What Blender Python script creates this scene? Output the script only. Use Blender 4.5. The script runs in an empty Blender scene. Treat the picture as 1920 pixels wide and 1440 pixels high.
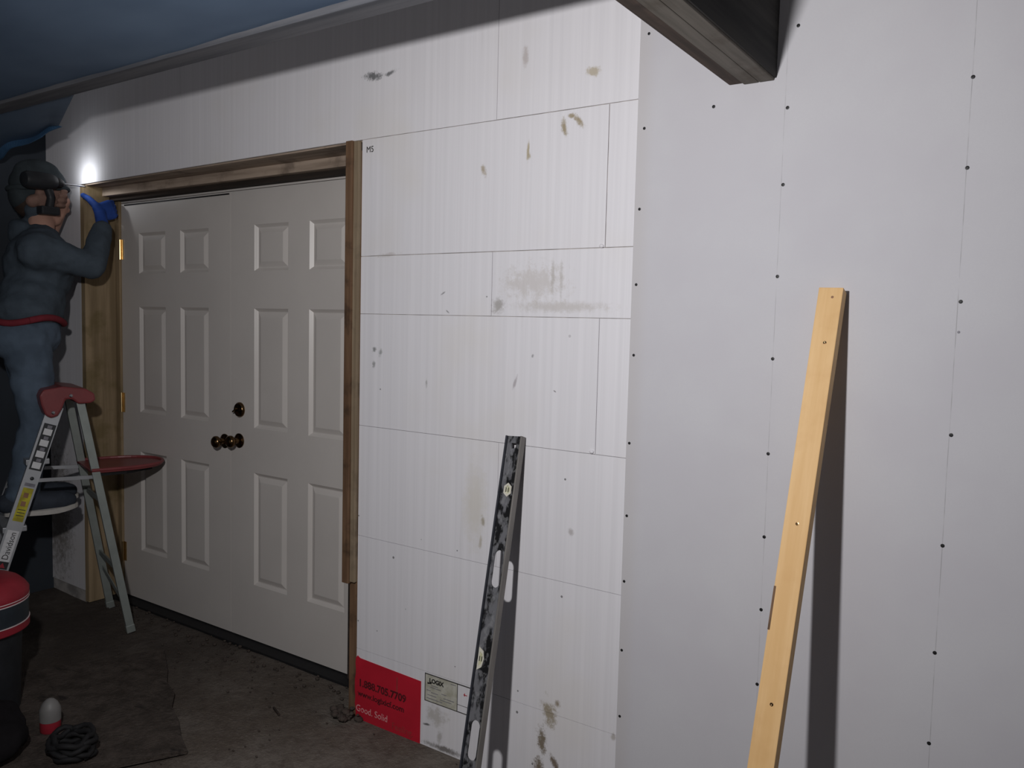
import bpy, bmesh, math, random
from mathutils import Vector, Matrix, Quaternion, noise as mnoise

random.seed(7)
S = bpy.context.scene
COL = S.collection
V = Vector

# ------------------------------------------------------------------ camera
CAM = V((0.0, -2.12, 1.47))
YAW, PITCH, ROLL, FPX = 0.59647092, 0.07305944, 0.02453703, 1529.204
fwd = V((-math.sin(YAW)*math.cos(PITCH), math.cos(YAW)*math.cos(PITCH), -math.sin(PITCH)))
rgt = V((math.cos(YAW), math.sin(YAW), 0))
upv = rgt.cross(fwd)
rc, rs = math.cos(ROLL), math.sin(ROLL)
cr, cu = rc*rgt + rs*upv, -rs*rgt + rc*upv
cam = bpy.data.objects.new('camera', bpy.data.cameras.new('camera'))
COL.objects.link(cam)
m = Matrix.Identity(4)
for i in range(3):
    m[i][0], m[i][1], m[i][2], m[i][3] = cr[i], cu[i], -fwd[i], CAM[i]
cam.matrix_world = m
cam.data.sensor_width = 36.0
cam.data.lens = FPX/1920*36.0
cam.data.clip_start = 0.02
S.camera = cam

# ------------------------------------------------------------------ world, light, exposure
w = bpy.data.worlds.new('world'); S.world = w; w.use_nodes = True
bg = w.node_tree.nodes['Background']
bg.inputs[0].default_value = (0.98, 0.95, 0.97, 1)
bg.inputs[1].default_value = 0.125

def lamp(name, loc, power, radius, color=(1, 1, 1), aim=None, cone=170):
    l = bpy.data.lights.new(name, 'SPOT' if aim else 'POINT'); l.energy = power; l.shadow_soft_size = radius; l.color = color
    o = bpy.data.objects.new(name, l); COL.objects.link(o); o.location = loc
    if aim:
        l.spot_size = math.radians(cone); l.spot_blend = 1.0
        o.rotation_euler = (V(aim)-V(loc)).to_track_quat('-Z', 'Y').to_euler()
    return o
lamp('work_lamp', (-0.72, -1.95, 1.86), 119.0, 0.035, (1.0, 0.985, 0.985), (-1.35, 0.0, 1.55))

S.view_settings.view_transform = 'Standard'
S.view_settings.look = 'None'
S.view_settings.gamma = 1.0
S.view_settings.use_curve_mapping = False
S.view_settings.exposure = 0.0

# ------------------------------------------------------------------ helpers
def srgb(r, g, b):
    f = lambda c: (c/12.92 if c <= 0.04045 else ((c+0.055)/1.055)**2.4)
    return tuple(f(c/255.0) for c in (r, g, b)) + (1,)

class NT:
    """small node-building helper"""
    def __init__(s, name):
        s.m = bpy.data.materials.new(name); s.m.use_nodes = True
        s.t = s.m.node_tree; s.n = s.t.nodes; s.l = s.t.links
        s.b = s.n['Principled BSDF']
        s.tc = s.n.new('ShaderNodeTexCoord')
    def link(s, a, b): s.l.new(a, b)
    def node(s, t, **kw):
        n = s.n.new(t)
        for k, v in kw.items(): setattr(n, k, v)
        return n
    def mapping(s, src, loc=(0, 0, 0), rot=(0, 0, 0), scale=(1, 1, 1), kind='POINT'):
        n = s.node('ShaderNodeMapping', vector_type=kind)
        n.inputs['Location'].default_value = loc; n.inputs['Rotation'].default_value = rot; n.inputs['Scale'].default_value = scale
        s.link(src, n.inputs['Vector']); return n.outputs[0]
    def noise(s, vec, scale=5, detail=4, rough=0.55):
        n = s.node('ShaderNodeTexNoise'); n.inputs['Scale'].default_value = scale
        n.inputs['Detail'].default_value = detail; n.inputs['Roughness'].default_value = rough
        s.link(vec, n.inputs['Vector']); return n.outputs['Fac']
    def math(s, op, a, b=None, clamp=False):
        n = s.node('ShaderNodeMath', operation=op, use_clamp=clamp)
        for i, v in enumerate((a, b)):
            if v is None: continue
            if isinstance(v, (int, float)): n.inputs[i].default_value = v
            else: s.link(v, n.inputs[i])
        return n.outputs[0]
    def ramp(s, fac, lo, hi, to0=0.0, to1=1.0):
        n = s.node('ShaderNodeMapRange'); n.interpolation_type = 'SMOOTHSTEP'
        n.inputs['From Min'].default_value = lo; n.inputs['From Max'].default_value = hi
        n.inputs['To Min'].default_value = to0; n.inputs['To Max'].default_value = to1
        s.link(fac, n.inputs['Value']); return n.outputs[0]
    def mix(s, fac, a, b):
        n = s.node('ShaderNodeMix', data_type='RGBA')
        if isinstance(fac, (int, float)): n.inputs[0].default_value = fac
        else: s.link(fac, n.inputs[0])
        for i, v in ((6, a), (7, b)):
            if isinstance(v, tuple): n.inputs[i].default_value = v
            else: s.link(v, n.inputs[i])
        return n.outputs[2]
    def bump(s, h, strength=0.2, dist=0.01):
        n = s.node('ShaderNodeBump'); n.inputs['Strength'].default_value = strength; n.inputs['Distance'].default_value = dist
        s.link(h, n.inputs['Height']); s.link(n.outputs[0], s.b.inputs['Normal'])
    def finish(s, col, rough=0.7, metal=0.0, spec=0.4):
        if isinstance(col, tuple): s.b.inputs['Base Color'].default_value = col
        else: s.link(col, s.b.inputs['Base Color'])
        s.b.inputs['Roughness'].default_value = rough; s.b.inputs['Metallic'].default_value = metal
        s.b.inputs['Specular IOR Level'].default_value = spec
        return s.m

def mat(name, col, rough=0.7, metal=0.0, var=0.25, scale=8.0, bump=0.0, spec=0.4, col2=None, stretch=(1, 1, 1)):
    t = NT(name)
    p = t.mapping(t.tc.outputs['Object'], scale=stretch)
    f = t.noise(p, scale)
    c2 = col2 or tuple(c*(1-var) for c in col[:3]) + (1,)
    c = t.mix(t.ramp(f, 0.3, 0.7), c2, col)
    if bump: t.bump(t.noise(p, scale*4), bump, 0.004)
    return t.finish(c, rough, metal, spec)

OFF = {}
def wl(o):
    """accumulated plain translation of an object (all parents are unrotated unless built in local coordinates)"""
    return OFF.get(o.name, V((0, 0, 0)))

def link(o, parent=None):
    COL.objects.link(o)
    if parent is not None: o.parent = parent
    return o

def tag(o, label=None, cat=None, group=None, kind=None):
    if label: o['label'] = label
    if cat: o['category'] = cat
    if group: o['group'] = group
    if kind: o['kind'] = kind
    return o

def empty(name, loc=(0, 0, 0), label=None, cat=None, group=None, kind=None):
    o = bpy.data.objects.new(name, None); o.empty_display_size = 0.1
    COL.objects.link(o); o.location = loc; OFF[o.name] = V(loc)
    return tag(o, label, cat, group, kind)

class MB:
    def __init__(s): s.b = bmesh.new()
    def poly(s, pts, d):
        """closed prism from polygon pts (list of Vector) extruded by vector d"""
        n = len(pts); a = [s.b.verts.new(p) for p in pts]; c = [s.b.verts.new(V(p)+V(d)) for p in pts]
        try:
            s.b.faces.new(a[::-1]); s.b.faces.new(c)
        except ValueError: pass
        for i in range(n): s.b.faces.new((a[i], a[(i+1) % n], c[(i+1) % n], c[i]))
        return s
    def box(s, lo, hi, bev=0.0, mtx=None):
        lo, hi = V(lo), V(hi)
        tmp = bmesh.new(); bmesh.ops.create_cube(tmp, size=1.0)
        for v in tmp.verts: v.co = V((lo.x+(v.co.x+.5)*(hi.x-lo.x), lo.y+(v.co.y+.5)*(hi.y-lo.y), lo.z+(v.co.z+.5)*(hi.z-lo.z)))
        if bev: bmesh.ops.bevel(tmp, geom=tmp.edges[:], offset=bev, segments=2, affect='EDGES', profile=0.6)
        return s.add(tmp, mtx)
    def add(s, tmp, mtx=None):
        if mtx is not None: bmesh.ops.transform(tmp, matrix=mtx, verts=tmp.verts[:])
        mp = {}
        for v in tmp.verts: mp[v] = s.b.verts.new(v.co)
        for f in tmp.faces:
            try: s.b.faces.new([mp[v] for v in f.verts])
            except ValueError: pass
        tmp.free(); return s
    def bar(s, a, b, w, h, side=(0, 0, 1), bev=0.0):
        """rectangular bar from a to b; w across `side`, h across the other direction"""
        a, b = V(a), V(b); u = (b-a).normalized(); sd = V(side); sd = (sd-u*sd.dot(u)).normalized(); t = u.cross(sd)
        M = Matrix((( sd.x, t.x, u.x, a.x), (sd.y, t.y, u.y, a.y), (sd.z, t.z, u.z, a.z), (0, 0, 0, 1)))
        return s.box((-w/2, -h/2, 0), (w/2, h/2, (b-a).length), bev, M)
    def tube(s, pts, radii, seg=14, cap=True):
        pts = [V(p) for p in pts]
        if isinstance(radii, (int, float)): radii = [radii]*len(pts)
        rings = []; prev = None
        for i, p in enumerate(pts):
            d = (pts[min(i+1, len(pts)-1)]-pts[max(i-1, 0)]).normalized()
            if prev is None:
                n = d.orthogonal().normalized()
            else:
                n = (prev-d*prev.dot(d)).normalized()
            prev = n; bi = d.cross(n)
            rings.append([s.b.verts.new(p+(n*math.cos(2*math.pi*k/seg)+bi*math.sin(2*math.pi*k/seg))*radii[i]) for k in range(seg)])
        for i in range(len(rings)-1):
            for k in range(seg): s.b.faces.new((rings[i][k], rings[i][(k+1) % seg], rings[i+1][(k+1) % seg], rings[i+1][k]))
        if cap: s.b.faces.new(rings[0][::-1]); s.b.faces.new(rings[-1])
        return s
    def lathe(s, origin, axis, prof, seg=28):
        """prof: list of (distance along axis, radius)"""
        o, a = V(origin), V(axis).normalized(); n = a.orthogonal().normalized(); bi = a.cross(n); rings = []
        for t, r in prof:
            r = max(r, 1e-4)
            rings.append([s.b.verts.new(o+a*t+(n*math.cos(2*math.pi*k/seg)+bi*math.sin(2*math.pi*k/seg))*r) for k in range(seg)])
        for i in range(len(rings)-1):
            for k in range(seg): s.b.faces.new((rings[i][k], rings[i][(k+1) % seg], rings[i+1][(k+1) % seg], rings[i+1][k]))
        s.b.faces.new(rings[0][::-1]); s.b.faces.new(rings[-1])
        return s
    def sphere(s, c, r, scale=(1, 1, 1), rot=None, sub=3):
        tmp = bmesh.new(); bmesh.ops.create_icosphere(tmp, subdivisions=sub, radius=r)
        M = Matrix.Translation(V(c)) @ (rot.to_4x4() if rot is not None else Matrix.Identity(4)) @ Matrix.Diagonal((*scale, 1))
        return s.add(tmp, M)
    def chain(s, pts, radii, step=0.35, flat=None):
        """overlapping spheres along a path: raw material for a remeshed skin"""
        for i in range(len(pts)-1):
            a, b = V(pts[i]), V(pts[i+1]); ra, rb = radii[i], radii[i+1]
            n = max(2, int((b-a).length/(min(ra, rb)*step))+1)
            for k in range(n+1):
                t = k/n; s.sphere(a.lerp(b, t), ra+(rb-ra)*t, sub=2)
        return s
    def build(s, name, material, parent=None, smooth=False, local=False, bevel=0.0, autosmooth=None):
        bmesh.ops.recalc_face_normals(s.b, faces=s.b.faces[:])
        me = bpy.data.meshes.new(name)
        off = wl(parent) if (parent is not None and not local) else V((0, 0, 0))
        if off.length: bmesh.ops.translate(s.b, vec=-off, verts=s.b.verts[:])
        s.b.to_mesh(me); s.b.free()
        me.materials.append(material)
        o = link(bpy.data.objects.new(name, me), parent)
        OFF[o.name] = off
        if smooth:
            for p in me.polygons: p.use_smooth = True
            if autosmooth:
                me.set_sharp_from_angle(angle=math.radians(autosmooth))
        if bevel:
            md = o.modifiers.new('bevel', 'BEVEL'); md.width = bevel; md.segments = 2; md.limit_method = 'ANGLE'
        return o
    def top(s, name, material, base, **kw):
        """a top-level one-mesh thing whose origin is at `base`"""
        bmesh.ops.translate(s.b, vec=-V(base), verts=s.b.verts[:])
        o = s.build(name, material, None, **kw); o.location = base; OFF[o.name] = V(base)
        return o

def skin(mb, name, material, parent, voxel=0.01, smooth=6, post=None):
    """fuse overlapping volumes into one continuous surface"""
    o = mb.build(name, material, parent, smooth=False)
    r = o.modifiers.new('r', 'REMESH'); r.mode = 'VOXEL'; r.voxel_size = voxel
    if smooth:
        sm = o.modifiers.new('s', 'SMOOTH'); sm.factor = 0.5; sm.iterations = smooth
    dg = bpy.context.evaluated_depsgraph_get(); dg.update()
    me = bpy.data.meshes.new_from_object(o.evaluated_get(dg))
    o.modifiers.clear(); old = o.data; o.data = me; bpy.data.meshes.remove(old)
    me.name = name
    if not me.materials: me.materials.append(material)
    if post: post(me)
    for p in me.polygons: p.use_smooth = True
    return o

def flat_shape(outer, holes, depth, mtx=None):
    """2D outline with holes extruded to a mesh (returned as bmesh)"""
    cu_ = bpy.data.curves.new('tmp', 'CURVE'); cu_.dimensions = '2D'; cu_.fill_mode = 'BOTH'; cu_.extrude = depth/2
    for pts in [outer]+holes:
        sp = cu_.splines.new('POLY'); sp.points.add(len(pts)-1); sp.use_cyclic_u = True
        for p, q in zip(sp.points, pts): p.co = (q[0], q[1], 0, 1)
    o = bpy.data.objects.new('tmp', cu_); COL.objects.link(o)
    dg = bpy.context.evaluated_depsgraph_get(); dg.update()
    me = bpy.data.meshes.new_from_object(o.evaluated_get(dg))
    bpy.data.objects.remove(o); bpy.data.curves.remove(cu_)
    bm = bmesh.new(); bm.from_mesh(me); bpy.data.meshes.remove(me)
    if mtx is not None: bmesh.ops.transform(bm, matrix=mtx, verts=bm.verts[:])
    return bm

def text(body, size, mtx, name, material, parent, depth=0.0006, xs=1.0, bold=0.0):
    """lettering; mtx maps the text plane (x right, y up, z out) to the parent's own space"""
    cu_ = bpy.data.curves.new('tmp', 'FONT'); cu_.body = body; cu_.size = size; cu_.extrude = depth/2; cu_.resolution_u = 3; cu_.offset = bold
    o = bpy.data.objects.new('tmp', cu_); COL.objects.link(o)
    dg = bpy.context.evaluated_depsgraph_get(); dg.update()
    me = bpy.data.meshes.new_from_object(o.evaluated_get(dg))
    bpy.data.objects.remove(o); bpy.data.curves.remove(cu_)
    me.transform(Matrix.Translation(-wl(parent)) @ mtx @ Matrix.Diagonal((xs, 1, 1, 1)))
    me.materials.clear(); me.materials.append(material); me.name = name
    t = link(bpy.data.objects.new(name, me), parent); OFF[t.name] = wl(parent)
    return t

def frame(origin, x, y, z):
    M = Matrix.Identity(4)
    for i in range(3): M[i][0], M[i][1], M[i][2], M[i][3] = V(x)[i], V(y)[i], V(z)[i], V(origin)[i]
    return M

BEND, BX = 0.025, -2.05
def wy(x):
    """front of the foam wall: it runs back very slightly left of the door's right side"""
    return 0.0 if x > BX else BEND*(BX-x)

# ------------------------------------------------------------------ materials
def foam_material():
    t = NT('white_foam')
    P = t.tc.outputs['Object']
    base = t.mix(t.ramp(t.noise(t.mapping(P, scale=(60, 1, 0.5)), 1.0, 4, 0.6), 0.3, 0.7), srgb(219, 217, 221), srgb(226, 224, 228))
    yel = t.ramp(t.noise(t.mapping(P, scale=(2.2, 2, 2.2)), 1.0, 3), 0.5, 0.75, 0, 0.45)
    base = t.mix(yel, base, srgb(218, 213, 208))
    # soft vertical streaks of grime
    gr = t.ramp(t.noise(t.mapping(P, scale=(28, 1, 2.2)), 1.0, 4, 0.6), 0.58, 0.8, 0, 0.3)
    gr = t.math('MULTIPLY', gr, t.ramp(t.noise(P, 1.6, 2), 0.45, 0.65))
    base = t.mix(gr, base, srgb(188, 184, 180))
    n1 = t.noise(P, 38, 5, 0.65); n2 = t.noise(P, 150, 3, 0.6)
    nn = t.math('ADD', t.math('MULTIPLY', n1, 0.7), t.math('MULTIPLY', n2, 0.3))
    def stain(c, cx, cz, rx, rz, ang, col, op, amp=2.2, lo=0.75, hi=0.15):
        v = t.mapping(P, loc=(cx, 0, cz), rot=(0, math.radians(ang), 0), scale=(rx, 1.0, rz), kind='TEXTURE')
        ln = t.node('ShaderNodeVectorMath', operation='LENGTH'); t.link(v, ln.inputs[0])
        d = t.math('ADD', ln.outputs['Value'], t.math('MULTIPLY', t.math('SUBTRACT', nn, 0.5), amp))
        f = t.math('MULTIPLY', t.ramp(d, hi, lo), op)
        f2 = t.math('SUBTRACT', op, f)  # ramp falls from 1 to 0 with distance
        return t.mix(f2, c, col)
    B, G, D, O = srgb(156, 143, 118), srgb(128, 127, 128), srgb(70, 68, 66), srgb(176, 164, 140)
    c = base
    # smudge near the ceiling, left of centre
    c = stain(c, -2.05, 2.318, .075, .026, 8, srgb(95, 97, 98), .9, 2.6)
    c = stain(c, -1.975, 2.318, .055, .013, -12, srgb(95, 97, 98), .85, 2.2)
    # tan ring and brown smears, top right
    c = stain(c, -1.182, 2.206, .035, .022, 0, O, .8, 2.0, .9, .3)
    c = stain(c, -1.42, 2.285, .02, .06, 0, srgb(186, 178, 176), .8, 1.4)
    c = stain(c, -1.275, 2.058, .017, .050, -8, B, .95, 1.9)
    c = stain(c, -1.226, 2.072, .017, .050, -45, B, .95, 1.9)
    c = stain(c, -1.250, 2.088, .022, .012, 10, B, .9, 1.6)
    c = stain(c, -1.401, 2.000, .009, .052, 3, O, .95, 1.5)
    c = stain(c, -1.397, 1.985, .013, .020, 0, srgb(170, 158, 134), .8, 1.5)
    c = stain(c, -1.568, 1.955, .018, .034, -22, srgb(172, 160, 142), .95, 2.0)
    # grime along the strip
    c = stain(c, -1.50, 1.528, .040, .045, 0, srgb(160, 156, 152), .8, 2.0)
    c = stain(c, -1.27, 1.525, .30, .030, 0, srgb(188, 182, 177), .6, 1.6)
    c = stain(c, -1.37, 1.60, .20, .09, 0, srgb(196, 190, 186), .6, 2.4)
    c = stain(c, -1.30, 1.62, .012, .10, 0, srgb(180, 175, 170), .6, 1.4)
    c = stain(c, -1.27, 1.60, .010, .11, 0, srgb(180, 175, 170), .5, 1.4)
    c = stain(c, -1.725, 1.567, .022, .006, -30, G, .8, 1.2)
    c = stain(c, -1.705, 1.507, .016, .005, 35, G, .8, 1.2)
    c = stain(c, -1.545, 1.556, .006, .005, 0, D, .8, 1.0)
    c = stain(c, -1.98, 1.70, .10, .012, -5, srgb(180, 172, 168), .5, 2.0)
    # grey scuffs
    c = stain(c, -2.034, 1.368, .018, .018, 0, srgb(130, 131, 131), .9, 2.2)
    c = stain(c, -2.004, 1.358, .016, .026, 15, srgb(150, 151, 151), .85, 2.2)
    c = stain(c, -2.035, 1.316, .012, .022, 0, srgb(150, 150, 150), .85, 2.0)
    c = stain(c, -1.428, 1.288, .009, .050, 20, srgb(178, 172, 176), .9, 1.6)
    c = stain(c, -1.365, 1.373, .008, .010, 0, G, .7, 1.4)
    c = stain(c, -1.79, 1.265, .008, .024, 0, srgb(165, 164, 164), .8, 1.6)
    c = stain(c, -1.282, 1.270, .010, .004, 30, D, .7, 1.0)
    # brown vertical nick left of the spirit level
    c = stain(c, -1.541, .828, .014, .040, -8, srgb(150, 140, 124), .95, 1.7)
    c = stain(c, -1.549, .755, .012, .040, 4, srgb(176, 168, 156), .8, 1.7)
    c = stain(c, -1.575, .88, .07, .20, 0, srgb(206, 200, 188), .6, 1.2, 1.0, .1)
    c = stain(c, -1.21, .845, .017, .022, -15, srgb(176, 170, 170), .8, 1.6)
    # big mud smear by the drywall edge
    c = stain(c, -1.268, .262, .040, .075, -22, srgb(150, 138, 116), .9, 2.4)
    c = stain(c, -1.292, .165, .030, .085, -8, srgb(120, 108, 90), .95, 2.6)
    c = stain(c, -1.300, .060, .045, .075, 0, srgb(112, 98, 80), .95, 2.6)
    c = stain(c, -1.235, .095, .020, .075, -35, srgb(112, 98, 82), .95, 2.2)
    c = stain(c, -1.240, .300, .022, .020, 0, srgb(140, 126, 106), .9, 1.8)
    c = stain(c, -1.045, .255, .014, .020, 0, srgb(150, 142, 130), .6, 1.6)
    # dirt near the floor beside the printed panel
    c = stain(c, -1.72, .115, .075, .06, 0, srgb(168, 162, 152), .6, 2.0)
    c = stain(c, -1.762, .075, .030, .008, -8, srgb(70, 68, 66), .85, 1.2)
    c = stain(c, -1.705, .045, .02, .05, 0, srgb(160, 155, 148), .6, 1.8)
    c = stain(c, -1.68, .010, .16, .020, 0, srgb(100, 94, 88), .85, 1.6)
    # pen scribble on the piece left of the door
    c = stain(c, -4.20, 1.985, .010, .022, 20, srgb(60, 62, 66), .9, 1.6)
    c = stain(c, -4.23, 1.965, .006, .020, -10, srgb(80, 82, 86), .8, 1.4)
    # dirty lower end of the piece left of the door
    c = stain(c, -4.35, .42, .20, .45, 0, srgb(120, 112, 104), .8, 2.0, .95, .2)
    # small dark specks
    vo = t.node('ShaderNodeTexVoronoi'); vo.inputs['Scale'].default_value = 13.0
    t.link(t.mapping(P, scale=(1, 0.0, 1)), vo.inputs['Vector'])
    sep = t.node('ShaderNodeSeparateColor'); t.link(vo.outputs['Color'], sep.inputs[0])
    rad = t.ramp(sep.outputs[0], 0.2, 1.0, 0.0, 0.06)
    spk = t.math('LESS_THAN', vo.outputs['Distance'], rad)
    sx = t.node('ShaderNodeSeparateXYZ'); t.link(P, sx.inputs[0])
    low = t.ramp(sx.outputs['Z'], 1.7, 1.05)
    spk = t.math('MULTIPLY', t.math('MULTIPLY', spk, 0.75), low)
    c = t.mix(spk, c, srgb(70, 68, 68))
    t.bump(t.math('ADD', t.noise(t.mapping(P, scale=(75, 1, 0.8)), 1.0, 4), t.math('MULTIPLY', n2, 0.4)), 0.06, 0.002)
    return t.finish(c, 0.75, 0, 0.3)

def drywall_material():
    t = NT('drywall_paper'); P = t.tc.outputs['Object']
    c = t.mix(t.ramp(t.noise(P, 3, 4), 0.35, 0.65), srgb(194, 192, 197), srgb(198, 197, 201))
    fine = t.noise(P, 260, 2)
    c = t.mix(t.ramp(fine, 0.3, 0.7, 0, 0.25), c, srgb(192, 190, 196))
    sx = t.node('ShaderNodeSeparateXYZ'); t.link(P, sx.inputs[0])
    # tapered paper edge, slightly darker and yellower
    c = t.mix(t.ramp(sx.outputs['X'], -0.97, -1.02, 0, 0.4), c, srgb(188, 183, 181))
    # faint snapped lines along the screw rows
    wob = t.math('MULTIPLY', t.math('SUBTRACT', t.noise(t.mapping(P, scale=(0, 0, 3)), 1.0, 2), 0.5), 0.004)
    for x0, a in ((-0.6235, 0.4), (-0.2125, 0.55)):
        d = t.math('ABSOLUTE', t.math('ADD', t.math('SUBTRACT', sx.outputs['X'], x0), wob))
        br = t.ramp(t.noise(t.mapping(P, scale=(0, 0, 9)), 1.0, 3), 0.35, 0.6)
        f = t.math('MULTIPLY', t.math('LESS_THAN', d, 0.0009), t.math('MULTIPLY', br, a))
        c = t.mix(f, c, srgb(140, 138, 140))
    t.bump(fine, 0.06, 0.001)
    return t.finish(c, 0.8, 0, 0.25)

def wood(name, c1, c2, axis='Z', scale=1.0, rough=0.7, dirt=None, dirt_amt=0.0):
    t = NT(name); P = t.tc.outputs['Object']
    st = {'Z': (26, 26, 1.6), 'X': (1.6, 26, 26), 'Y': (26, 1.6, 26)}[axis]
    g = t.noise(t.mapping(P, scale=tuple(scale*k for k in st)), 1.0, 5, 0.6)
    c = t.mix(t.ramp(g, 0.32, 0.68), c2, c1)
    if dirt:
        d = t.ramp(t.noise(P, 7*scale, 4, 0.6), 0.5, 0.68, 0, dirt_amt)
        c = t.mix(d, c, dirt)
    t.bump(g, 0.25, 0.003)
    return t.finish(c, rough, 0, 0.3)

M = {}
M['foam'] = foam_material()
M['core'] = mat('foam_seam', srgb(190, 184, 180), 0.9, 0, 0.5, 14)
M['drywall'] = drywall_material()
M['door'] = mat('door_paint', srgb(206, 200, 195), 0.38, 0, 0.05, 3, 0.0, 0.5)
M['buck'] = wood('buck_wood', srgb(124, 97, 74), srgb(92, 68, 50), 'Z', 1, 0.75, srgb(58, 44, 34), 0.8)
M['buck_light'] = wood('buck_wood_pale', srgb(150, 134, 112), srgb(122, 106, 86), 'Z', 1, 0.75, srgb(80, 68, 56), 0.5)
M['jamb'] = wood('jamb_wood', srgb(164, 143, 114), srgb(130, 112, 86), 'Z', 0.7, 0.75, srgb(96, 84, 44), 0.5)
M['header'] = wood('header_wood', srgb(176, 158, 142), srgb(134, 118, 104), 'X', 1, 0.8, srgb(100, 86, 76), 0.6)
M['darkwood'] = wood('dark_wood', srgb(62, 52, 46), srgb(40, 34, 30), 'X', 1, 0.8)
M['ply_brown'] = wood('beam_brown', srgb(104, 88, 78), srgb(66, 56, 50), 'Y', 0.8, 0.8, srgb(48, 42, 38), 0.6)
M['ply_grey'] = wood('beam_grey', srgb(128, 122, 114), srgb(92, 88, 80), 'Y', 0.8, 0.8, srgb(84, 74, 62), 0.5)
M['ply_shade'] = wood('beam_shade', srgb(60, 58, 56), srgb(34, 34, 34), 'Y', 0.8, 0.85)  # beam wood with the shade of its unlit side in the colour
M['pine'] = wood('pine', srgb(228, 190, 138), srgb(214, 172, 116), 'Z', 0.9, 0.6, srgb(198, 152, 96), 0.35)
M['black'] = mat('black_metal', srgb(28, 28, 30), 0.5, 0.0, 0.3, 60)
M['brass'] = mat('antique_brass', srgb(112, 88, 62), 0.22, 1.0, 0.2, 20)
M['hinge'] = mat('brass_hinge', srgb(212, 186, 140), 0.3, 1.0, 0.15, 40)
M['alu'] = mat('aluminium', srgb(176, 178, 182), 0.42, 0.55, 0.12, 14, 0.0, 0.5, stretch=(1, 1, .3))
M['alu_dull'] = mat('aluminium_dull', srgb(150, 156, 152), 0.5, 0.4, 0.15, 12)
M['red_plastic'] = mat('red_plastic', srgb(132, 60, 62), 0.38, 0, 0.15, 12, 0, 0.5)
M['red_dull'] = mat('red_plastic_dusty', srgb(158, 40, 54), 0.5, 0, 0.25, 10, 0, 0.4)
M['dark_plastic'] = mat('dark_plastic', srgb(40, 42, 46), 0.5, 0, 0.3, 20)
M['navy_plastic'] = mat('slate_plastic', srgb(44, 52, 60), 0.45, 0, 0.3, 12)
M['white_line'] = mat('white_pinstripe', srgb(220, 200, 200), 0.5, 0, 0.1, 20)
M['rubber'] = mat('rubber', srgb(26, 25, 27), 0.75, 0, 0.3, 30)
M['jacket'] = mat('navy_jacket', srgb(78, 88, 98), 0.9, 0, 0.25, 14, 0.35, 0.15)
M['cap'] = mat('dark_cap', srgb(64, 71, 75), 0.9, 0, 0.3, 16, 0.3, 0.15)
M['jeans'] = mat('blue_jeans', srgb(92, 106, 122), 0.9, 0, 0.3, 10, 0.35, 0.15)
M['waist'] = mat('red_waistband', srgb(126, 46, 56), 0.85, 0, 0.2, 20, 0.2, 0.2)
M['skin'] = mat('skin', srgb(196, 152, 134), 0.55, 0, 0.1, 10)
M['hair'] = mat('hair', srgb(62, 48, 40), 0.8, 0, 0.3, 60, 0.3)
M['glove_blue'] = mat('blue_glove', srgb(44, 78, 158), 0.7, 0, 0.2, 30, 0.2, 0.3)
M['glove_dark'] = mat('brown_glove', srgb(140, 110, 98), 0.8, 0, 0.2, 30, 0.2, 0.3)
M['shoe'] = mat('shoe_fabric', srgb(56, 62, 72), 0.8, 0, 0.3, 20, 0.2, 0.3)
M['sole'] = mat('white_sole', srgb(190, 186, 180), 0.7, 0, 0.2, 20)
M['glass_clear'] = mat('safety_glasses', srgb(196, 206, 206), 0.2, 0, 0.05, 5, 0, 0.6)
M['steel'] = mat('bright_steel', srgb(190, 192, 196), 0.25, 1.0, 0.1, 30)
M['yellow'] = mat('yellow_sticker', srgb(196, 186, 44), 0.5, 0, 0.35, 30, col2=srgb(150, 138, 30))
M['sticker_dark'] = mat('sticker_dark', srgb(34, 36, 40), 0.5, 0, 0.3, 30)
M['sticker_grey'] = mat('sticker_grey', srgb(128, 126, 134), 0.5, 0, 0.3, 60)
M['sticker_white'] = mat('sticker_white', srgb(214, 214, 216), 0.5, 0, 0.1, 60)
M['ink'] = mat('black_ink', srgb(36, 34, 34), 0.7, 0, 0.2, 60)
M['ink_line'] = mat('printed_line', srgb(60, 58, 56), 0.7, 0, 0.3, 60)
M['ink_red'] = mat('faded_black_on_red', srgb(62, 12, 18), 0.7, 0, 0.4, 40, col2=srgb(104, 20, 30))
M['ink_faded'] = mat('rubbed_white_ink', srgb(158, 60, 58), 0.7, 0, 0.3, 40, col2=srgb(146, 36, 42))
M['ink_white'] = mat('white_print', srgb(222, 176, 176), 0.7, 0, 0.2, 60, col2=srgb(200, 120, 124))
M['label_red'] = mat('red_print', srgb(192, 30, 50), 0.55, 0, 0.16, 6)
M['label_paper'] = mat('grubby_label', srgb(196, 194, 184), 0.7, 0, 0.1, 30, col2=srgb(166, 163, 146))
M['vial'] = mat('vial_window', srgb(214, 212, 186), 0.3, 0, 0.2, 40, col2=srgb(170, 168, 130))
M['vial_frame'] = mat('vial_frame', srgb(212, 208, 194), 0.5, 0, 0.1, 40)
M['white_plastic'] = mat('white_plastic', srgb(124, 122, 120), 0.5, 0, 0.15, 20)
M['bag'] = mat('black_cloth', srgb(30, 28, 30), 0.95, 0, 0.3, 12, 0.4, 0.1)
M['tarp_hem'] = mat('blue_tarp', srgb(78, 118, 158), 0.5, 0, 0.25, 8, 0.1, 0.4)

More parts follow.
